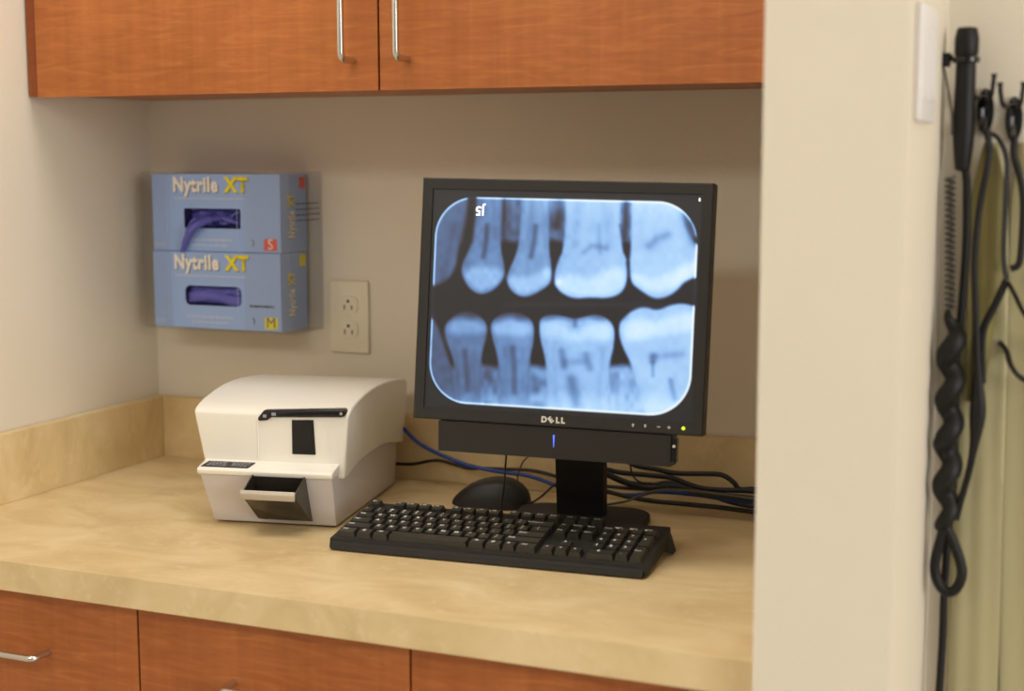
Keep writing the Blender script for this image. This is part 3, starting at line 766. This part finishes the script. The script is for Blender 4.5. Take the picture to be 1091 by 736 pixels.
key(16.25, 1, 1, 1, '^', .006); key(15.25, 0, 1, 1, '<', .005); key(16.25, 0, 1, 1, 'v', .005); key(17.25, 0, 1, 1, '>', .005)
for i, sx in enumerate(('Num', '/', '*', '-')): key(18.5+i, 4, 1, 1, sx, .0040)
for j, rw in enumerate((('1', '2', '3'), ('4', '5', '6'), ('7', '8', '9'))):
    for i, sx in enumerate(rw): key(18.5+i, 1+j, 1, 1, sx, .0062)
key(21.5, 2, 1, 2, '+', .006); key(21.5, 0, 1, 2, 'Enter', .0030); key(18.5, 0, 2, 1, '0', .006); key(20.5, 0, 1, 1, '.', .007)
mb = MB()
for i in range(3): mb.box((.0065+(19.0+i*1.1)*U, KD-.020, 0), (.0065+(19.55+i*1.1)*U, KD-.016, .0004))
for v in mb.bm.verts: v.co.z += zt(v.co.y)+.0001
mb.build('lock_labels', 'key_ink', kb, smooth=False)

# ------------------------------------------------------------------ mouse
ms = thing('computer_mouse', 'black computer mouse behind the keyboard', 'mouse', (.672, -.128, 0), math.radians(8))
def mouse_pt(u, v):
    a = u*2*PI; t = v*PI/2
    ex = abs(math.cos(a))**.8*math.copysign(1, math.cos(a)); ey = abs(math.sin(a))**.8*math.copysign(1, math.sin(a))
    rr = math.cos(t)**.55
    x = .058*ex*rr; y = .032*ey*rr; hgt = .040*(1-.34*((x-.018)/.055)**2)*math.sin(t)**.8
    return Vector((x, y, .0015+hgt))
mb = MB(); mb.grid(mouse_pt, 40, 14); bmesh.ops.remove_doubles(mb.bm, verts=mb.bm.verts[:], dist=1e-5)
mb.build('shell', 'black', ms, ang=60)
MB().tube([Vector((math.cos(a/20*PI+PI/2)*.0, math.cos(a/10*PI)*.005, math.sin(a/10*PI)*.0)) for a in range(2)], .003, 8, M4=Matrix.Translation((-.030, 0, .0275))).build('scroll_wheel', 'black_gloss', ms)
MB().prism(rounded(-.052, -.029, .052, .029, .025, 6), lambda a, c: (a, c, 0), lambda a, c: (a, c, .003)).build('base', 'black_soft', ms)

# ------------------------------------------------------------------ cables behind the monitor
def cable(name, pts, r, mk, label, sub=6):
    loc = Vector((sum(q[0] for q in pts)/len(pts), sum(q[1] for q in pts)/len(pts), min(q[2] for q in pts)-r))
    pts = [(q[0], q[1], max(q[2], r+.0005)) for q in pts]
    o = MB().tube(smooth_path(pts, sub), r, 10).build(name, mk, loc=loc, ang=60)
    return tag(o, label, 'cable')
cable('network_cable', [(.485,-.060,.096),(.500,-.060,.083),(.519,-.060,.068),(.546,-.060,.056),(.574,-.060,.047),(.605,-.060,.039),(.651,-.060,.034),(.696,-.060,.032),(.726,-.060,.026),(.744,-.060,.021),(.778,-.060,.017),(.814,-.060,.019),(.843,-.060,.016),(.871,-.060,.018),(.899,-.060,.025),(.954,-.060,.026),(1.002,-.060,.023),(1.043,-.060,.023),(1.12,-.060,.020)], .0030, 'blue_cable', 'blue network cable running from the scanner behind the monitor')
cable('power_cable', [(.467,-.040,.027),(.500,-.040,.029),(.528,-.040,.036),(.548,-.040,.038),(.572,-.040,.034),(.596,-.040,.030),(.619,-.040,.032),(.658,-.040,.034),(.703,-.040,.035),(.748,-.040,.028),(.807,-.040,.022),(.878,-.040,.022)], .0026, 'cable', 'black cable leaving the scanner along the splashback below the blue cable')
cable('audio_cable', [(.774,-.310,.128),(.764,-.286,.111),(.752,-.262,.085),(.740,-.239,.055),(.730,-.225,.020),(.735,-.215,.004)], .0013, 'cable', 'thin black cable hanging in front of the mouse')
cable('signal_cable', [(.790,-.250,.110),(.766,-.200,.098),(.745,-.165,.084),(.722,-.130,.068),(.702,-.095,.048),(.690,-.075,.029),(.700,-.07,.004)], .0011, 'cable', 'thin black wire hanging between the mouse and monitor neck')
cable('mouse_cable', [(.7265,-.155,.008),(.736,-.135,.010),(.742,-.110,.015),(.752,-.090,.027),(.764,-.080,.034),(.80,-.078,.03)], .0016, 'cable', 'thin black cable leaving the rear of the mouse')
cable('power_cable', [(.839,-.070,.078),(.868,-.068,.063),(.900,-.066,.059),(.927,-.063,.055),(.981,-.061,.058),(.997,-.059,.056),(1.010,-.057,.047),(1.018,-.054,.038),(1.041,-.038,.036),(1.12,-.036,.030)], .0036, 'cable', 'black cable arching highest over the bundle right of the monitor')
cable('video_cable', [(.796,-.090,.066),(.824,-.087,.059),(.851,-.084,.054),(.891,-.081,.053),(.925,-.077,.051),(.951,-.074,.043),(.978,-.071,.038),(1.045,-.072,.041),(1.12,-.070,.036)], .0036, 'cable', 'black cable sloping from the monitor neck into the top of the bundle')
cable('video_cable', [(.800,-.105,.065),(.827,-.102,.058),(.861,-.099,.045),(.895,-.096,.038),(.935,-.092,.043),(.968,-.088,.036),(1.014,-.086,.034),(1.047,-.084,.033),(1.12,-.082,.028)], .0044, 'cable', 'thick black cable dipping steeply right of the monitor neck')
cable('usb_cable', [(.793,-.080,.025),(.820,-.076,.024),(.861,-.073,.017),(.895,-.071,.014),(.928,-.072,.014),(.955,-.072,.014),(.994,-.072,.014),(1.041,-.072,.012),(1.12,-.072,.010)], .0034, 'cable', 'lowest black cable of the bundle, lying on the worktop')
cable('signal_cable', [(.880,-.120,.095),(.877,-.113,.072),(.879,-.107,.056),(.891,-.108,.048),(.909,-.104,.047),(.934,-.101,.040)], .0012, 'cable', 'thin black wire dropping from the sound bar into the bundle')
cable('usb_cable', [(.843,-.048,.032),(.884,-.046,.031),(.911,-.044,.036),(.945,-.044,.033),(.992,-.044,.018),(1.040,-.044,.012),(1.12,-.044,.010)], .0032, 'cable', 'black cable at the back of the bundle against the splashback')
cable('keyboard_cable', [(.846,-.128,.016),(.862,-.126,.020),(.878,-.122,.024),(.904,-.115,.036),(.934,-.112,.042),(.991,-.100,.040),(1.049,-.096,.036),(1.12,-.092,.03)], .0016, 'cable_grey', 'thin grey cable rising from the monitor base to the bundle')

# ------------------------------------------------------------------ light switch plate on the wing wall
sw = thing('light_switch', 'white double switch plate seen edge on, on the side of the wing wall', 'switch', (XR, -.570, .585))
MB().prism(rounded(-.050, -.054, .050, .054, .004), lambda a, c: (.0003, a, c), lambda a, c: (.0065, a, c), .002, 3).build('cover_plate', 'white_plate', sw)
for a in (-.023, .023):
    MB().hexa([(.006, a-.016, -.033), (.0085, a-.016, -.033), (.0085, a+.016, -.033), (.006, a+.016, -.033), (.006, a-.016, .033), (.0072, a-.016, .033), (.0072, a+.016, .033), (.006, a+.016, .033)], .0006, 1).build('rocker', 'white_plate', sw)

# ------------------------------------------------------------------ hand switch, cords, hooks and aprons on the rear wall
YH = -.430
hs = thing('hand_switch', 'black exposure hand switch with a knob end, hanging beside the switch plate', 'hand switch', (1.3445, YH, .485))
prof = [(.0045, -.002), (.0078, 0), (.0084, .006), (.0108, .030), (.0116, .048), (.0104, .085), (.0102, .105), (.0098, .109), (.0118, .110), (.0118, .114), (.0108, .115), (.0122, .118), (.0124, .133), (.0105, .142), (.0095, .144), (.006, .1445)]
HT = Matrix.Shear('XY', 4, (0, 0))
MB().lathe(prof, 20).build('grip', 'rubber', hs)
MB().lathe([(.0128, .1085), (.0138, .1095), (.0138, .1135), (.0128, .1145)], 20).build('collar', 'black_gloss', hs)
c0 = Vector((1.3445, YH, .485))
P = [(1.3445,-.430,.487),(1.349,-.430,.475),(1.351,-.428,.407),(1.348,-.424,.338),(1.345,-.423,.288),(1.346,-.423,.218),(1.346,-.423,.147),(1.343,-.424,.106),(1.341,-.426,.035),(1.341,-.426,-.019),(1.340,-.430,-.083),(1.339,-.430,-.20),(1.336,-.42,-.34)]
mb = MB().tube([q-c0 for q in smooth_path(P, 5)], .0042, 10); mb.build('cable', 'rubber', hs, ang=60)
ck = thing('switch_holder', 'small black wall clip carrying the hand switch', 'hook', (1.324, YN-.02, .595))
c1 = Vector((1.324, YN-.02, .595))
mb = MB().tube([Vector(q)-c1 for q in ((1.3225, YN-.0002, .598), (1.323, YN-.012, .599), (1.325, YH, .600), (1.331, YH, .5995))], .0030, 8)
mb.box([a-b for a, b in zip((1.3215, YH-.006, .590), c1)], [a-b for a, b in zip((1.3285, YH+.004, .604), c1)], .0015, 1)
mb.build('arm', 'rubber', ck)
MB().tube([Vector(q)-c1 for q in smooth_path([(1.314,YH+.0,.590),(1.320,YH,.589),(1.3235,YH-.002,.586),(1.329,YH-.006,.562),(1.333,YH-.009,.543),(1.334,YH-.011,.52)], 4)], .0012, 6).build('tie_wire', 'coil_grey', ck)

def helix(p0, p1, R, pitch, per=14, ph=0.0):
    p0, p1 = Vector(p0), Vector(p1); d = p1-p0; n = max(2, int(d.length/pitch*per)); t = d.normalized()
    a = t.cross(Vector((0, 1, 0))).normalized(); c = t.cross(a)
    return [p0+d*(i/n)+R*(math.cos(ph+2*PI*i/per)*a+math.sin(ph+2*PI*i/per)*c) for i in range(n+1)]
mb = MB(); mb.tube(helix((1.334, -.438, .477), (1.338, -.438, .338), .0042, .0062, 12), .0017, 6, M4=Matrix.Translation((-1.334, .438, -.338)))
cc = mb.build('coiled_cord', 'coil_grey'); cc.location = Vector((1.334, -.438, .338)) + LIFT
tag(cc, 'thin tightly coiled grey cord hanging below the switch holder', 'cord')
# thick twisted cord with a loop at its end
mb = MB(); base = Vector((1.342, -.445, .035))
hp = smooth_path([(1.342,-.442,.352),(1.3415,-.445,.338)], 3)
A = helix((1.3420, -.447, .338), (1.3425, -.447, .108), .0050, .0455, 20, 2.6)
mb.tube([q-base for q in A], [min(.0108, .0030+.0006*i)*(1-.35*max(0, 1-(len(A)-1-i)/14)) for i in range(len(A))], 10)
mb.tube([q-base for q in smooth_path([(1.341,-.449,.112),(1.349,-.449,.098),(1.358,-.449,.076),(1.361,-.449,.058),(1.355,-.449,.042),(1.345,-.449,.039),(1.336,-.449,.050),(1.333,-.449,.067),(1.337,-.449,.090),(1.342,-.449,.112)], 6)], .0056, 10)
mb.tube([q-base for q in helix((1.3335, -.4495, .072), (1.3365, -.4495, .046), .0034, .0042, 10)], .0014, 6)
tw = mb.build('twisted_cord', 'rubber', ang=60); tw.location = base + LIFT
tag(tw, 'thick black twisted cord ending in a loop, in front of the aprons', 'cord')
P = [(1.368,-.438,.526),(1.372,-.444,.504),(1.370,-.447,.480),(1.364,-.447,.437),(1.362,-.448,.388),(1.365,-.448,.339),(1.369,-.450,.280),(1.371,-.450,.230),(1.366,-.450,.179),(1.357,-.450,.137),(1.353,-.450,.118)]
sp = smooth_path(P, 6)
mb = MB(); rad = [.0036+.0050*math.exp(-((q.z-.235)/.030)**2) for q in sp]
mb.tube([q-Vector((1.365, -.44, .118)) for q in sp], rad, 10, flat=.7)
st = mb.build('hanging_strap', 'rubber', ang=60); st.location = Vector((1.365, -.44, .118)) + LIFT
tag(st, 'black strap from the left hook joining the twisted cord', 'strap')

def coat_hook(x, z, label):
    r = thing('coat_hook', label, 'hook', (x, YN, z), 0, 'black double hooks on the rear wall')
    mb = MB(); mb.prism([(.0088*math.cos(a*PI/10), .024*math.sin(a*PI/10)) for a in range(20)], lambda a, c: (a, -.0003, c), lambda a, c: (a, -.006, c), .001, 2); mb.build('back_plate', 'black_gloss', r)
    for sgn in (-1, 1):
        mb = MB().tube(smooth_path([(0, -.005, .016), (sgn*.003, -.024, .013), (sgn*.0085, -.036, .015), (sgn*.0105, -.042, .025), (sgn*.0115, -.043, .037)], 5), [.0030]*10+[.0024]*9+[.0032]*2, 10); mb.build('prong', 'black_gloss', r)
    MB().tube(smooth_path([(0, -.005, -.004), (0, -.022, -.016), (0, -.034, -.018), (0, -.042, -.010), (0, -.043, .002)], 5), .0034, 10).build('lower_prong', 'black_gloss', r)
coat_hook(1.3615, .545, 'black double coat hook directly beside the hand switch')
coat_hook(1.3905, .536, 'black double coat hook at the right edge of the view')

def sheet(left, right, y0, seed, amp=.004, th=.003, n=60, nu=18):
    """hanging panel between two edge lines given as (x,z) lists from top to bottom"""
    def along(L, t):
        zt_, zb_ = L[0][1], L[-1][1]; z = zt_ + (zb_-zt_)*t
        for (xa_, za_), (xb_, zb2) in zip(L, L[1:]):
            if za_ >= z >= zb2-1e-9:
                k = (za_-z)/(za_-zb2+1e-12); return xa_+(xb_-xa_)*k, z
        return L[-1][0], z
    def f(side):
        def g(u, v):
            a, z = along(left, v); b, z2 = along(right, v)
            x = a+(b-a)*u
            y = y0 - amp*(math.sin(u*7+seed+v*1.5)*.6+math.sin(u*15+seed*2-v*3)*.4)*min(1, v*3+.1) - .004*math.sin(PI*u)
            return Vector((x, y+side, z+(z2-z)*u))
        return g
    mb = MB(); bm = mb.bm
    F1, F2 = f(0), f(th)
    A = [[bm.verts.new(F1(i/nu, j/n)) for j in range(n+1)] for i in range(nu+1)]
    B = [[bm.verts.new(F2(i/nu, j/n)) for j in range(n+1)] for i in range(nu+1)]
    for i in range(nu):
        for j in range(n):
            bm.faces.new([A[i][j], A[i][j+1], A[i+1][j+1], A[i+1][j]]); bm.faces.new([B[i][j], B[i+1][j], B[i+1][j+1], B[i][j+1]])
    for j in range(n):
        bm.faces.new([A[0][j], B[0][j], B[0][j+1], A[0][j+1]]); bm.faces.new([A[nu][j], A[nu][j+1], B[nu][j+1], B[nu][j]])
    for i in range(nu):
        bm.faces.new([A[i][0], A[i+1][0], B[i+1][0], B[i][0]]); bm.faces.new([A[i][n], B[i][n], B[i+1][n], A[i+1][n]])
    return mb
def rel(mb, c):
    for v in mb.bm.verts: v.co -= Vector(c)
    return mb
def strip(pts, r, c, name='binding', parent=None, mk='rubber'):
    return MB().tube([q-Vector(c) for q in smooth_path(pts, 6)], r, 8, flat=.6).build(name, mk, parent, ang=60)
ca_ = (1.375, -.425, -.30)
a1 = thing('lead_apron', 'sage lead apron with black edging, on the hook beside the hand switch', 'apron', ca_, 0, 'lead aprons on the rear wall')
rel(sheet([(1.362, .512), (1.352, .466), (1.346, .368), (1.344, .218), (1.344, -.077), (1.345, -.30)], [(1.378, .512), (1.3885, .466), (1.392, .369), (1.394, .301), (1.398, -.070), (1.400, -.30)], -.4050, .3, .0018), ca_).build('panel', 'apron', a1, ang=80)
rel(sheet([(1.364, .508), (1.356, .466), (1.354, .368), (1.356, .24)], [(1.377, .508), (1.387, .466), (1.387, .369), (1.371, .24)], -.4185, 2.1, .0025, .002), ca_).build('collar_flap', 'apron_olive', a1, ang=80)
strip([(1.369,-.424,.522),(1.379,-.428,.516),(1.388,-.431,.495),(1.389,-.432,.456),(1.389,-.432,.399),(1.393,-.434,.371)], .0038, ca_, 'binding', a1)
strip([(1.393,-.434,.371),(1.383,-.434,.346),(1.373,-.434,.323),(1.371,-.434,.302),(1.3725,-.432,.262)], .0040, ca_, 'tie', a1)
cb = (1.45, -.42, -.30)
a2 = thing('lead_apron', 'sage lead apron at the right edge of the view, crossed by a black tie', 'apron', cb, 0, 'lead aprons on the rear wall')
rel(sheet([(1.3945, .512), (1.392, .456), (1.391, .30), (1.388, .15), (1.399, -.07), (1.402, -.30)], [(1.408, .512), (1.440, .47), (1.470, .369), (1.49, .2), (1.50, -.07), (1.50, -.30)], -.3965, 1.7, .0022, .003, 60, 30), cb).build('panel', 'apron', a2, ang=80)
strip([(1.3945,-.420,.520),(1.3945,-.426,.500),(1.401,-.430,.480),(1.406,-.430,.452),(1.406,-.430,.409),(1.404,-.431,.388),(1.396,-.432,.383)], .0036, cb, 'binding', a2)
strip([(1.3955,-.436,.368),(1.402,-.434,.356),(1.411,-.432,.338),(1.430,-.424,.310),(1.45,-.405,.300),(1.455,-.399,.296)], .0040, cb, 'tie', a2)
strip([(1.386,-.410,.304),(1.3935,-.412,.296),(1.401,-.430,.281),(1.414,-.430,.268),(1.440,-.424,.262),(1.466,-.406,.268),(1.472,-.399,.270)], .0042, cb, 'tie', a2)

# ------------------------------------------------------------------ light
LC = (1, .98, .93)
def area(name, loc, size, power, color, target=None):
    l = bpy.data.lights.new(name, 'AREA'); l.shape = 'RECTANGLE'; l.size, l.size_y = size; l.energy = power; l.color = color
    o = bpy.data.objects.new(name, l); COL.objects.link(o); o.location = Vector(loc) + LIFT
    return o
area('ceiling_lamp', (.60, -.66, CEIL-.02), (1.2, .60), 11, LC)
area('ceiling_lamp', (.60, -3.0, CEIL-.02), (1.2, .60), 27, LC)
area('ceiling_lamp', (2.3, -1.6, CEIL-.02), (.7, 1.2), 7, LC)
side_fill = area('added_side_fill', (5.3, -2.72, .75), (2.0, 1.7), 88, (1, .98, .95)); side_fill.rotation_euler = (math.radians(90), 0, math.radians(62))  # unseen fill light added to brighten the left wall; no window stands here
w = bpy.data.worlds.new('room_light'); SC.world = w; w.use_nodes = True
w.node_tree.nodes['Background'].inputs['Color'].default_value = (1.0, .98, .94, 1)
w.node_tree.nodes['Background'].inputs['Strength'].default_value = .23

# ------------------------------------------------------------------ camera
cam = bpy.data.cameras.new('camera'); co_ = bpy.data.objects.new('camera', cam); COL.objects.link(co_)
cy, cp, cr = .4075, .1279, -.0024
f = Vector((-math.sin(cy)*math.cos(cp), math.cos(cy)*math.cos(cp), -math.sin(cp)))
r = Vector((math.cos(cy), math.sin(cy), 0)); u = r.cross(f)
r2 = math.cos(cr)*r+math.sin(cr)*u; u2 = -math.sin(cr)*r+math.cos(cr)*u
loc = Vector((1.5323, -2.0458, .5019)) + LIFT
co_.matrix_world = Matrix(((r2.x, u2.x, -f.x, loc.x), (r2.y, u2.y, -f.y, loc.y), (r2.z, u2.z, -f.z, loc.z), (0, 0, 0, 1)))
cam.sensor_fit = 'HORIZONTAL'; cam.sensor_width = 36; cam.lens = 1587.9/1091*36
cam.clip_start = .05
cam.dof.use_dof = True; cam.dof.focus_distance = 1.95; cam.dof.aperture_fstop = 2.6
SC.camera = co_
SC.view_settings.view_transform = 'Standard'; SC.view_settings.look = 'None'
SC.view_settings.exposure = 0; SC.view_settings.gamma = 1; SC.view_settings.use_curve_mapping = False
SC.cycles.use_denoising = True
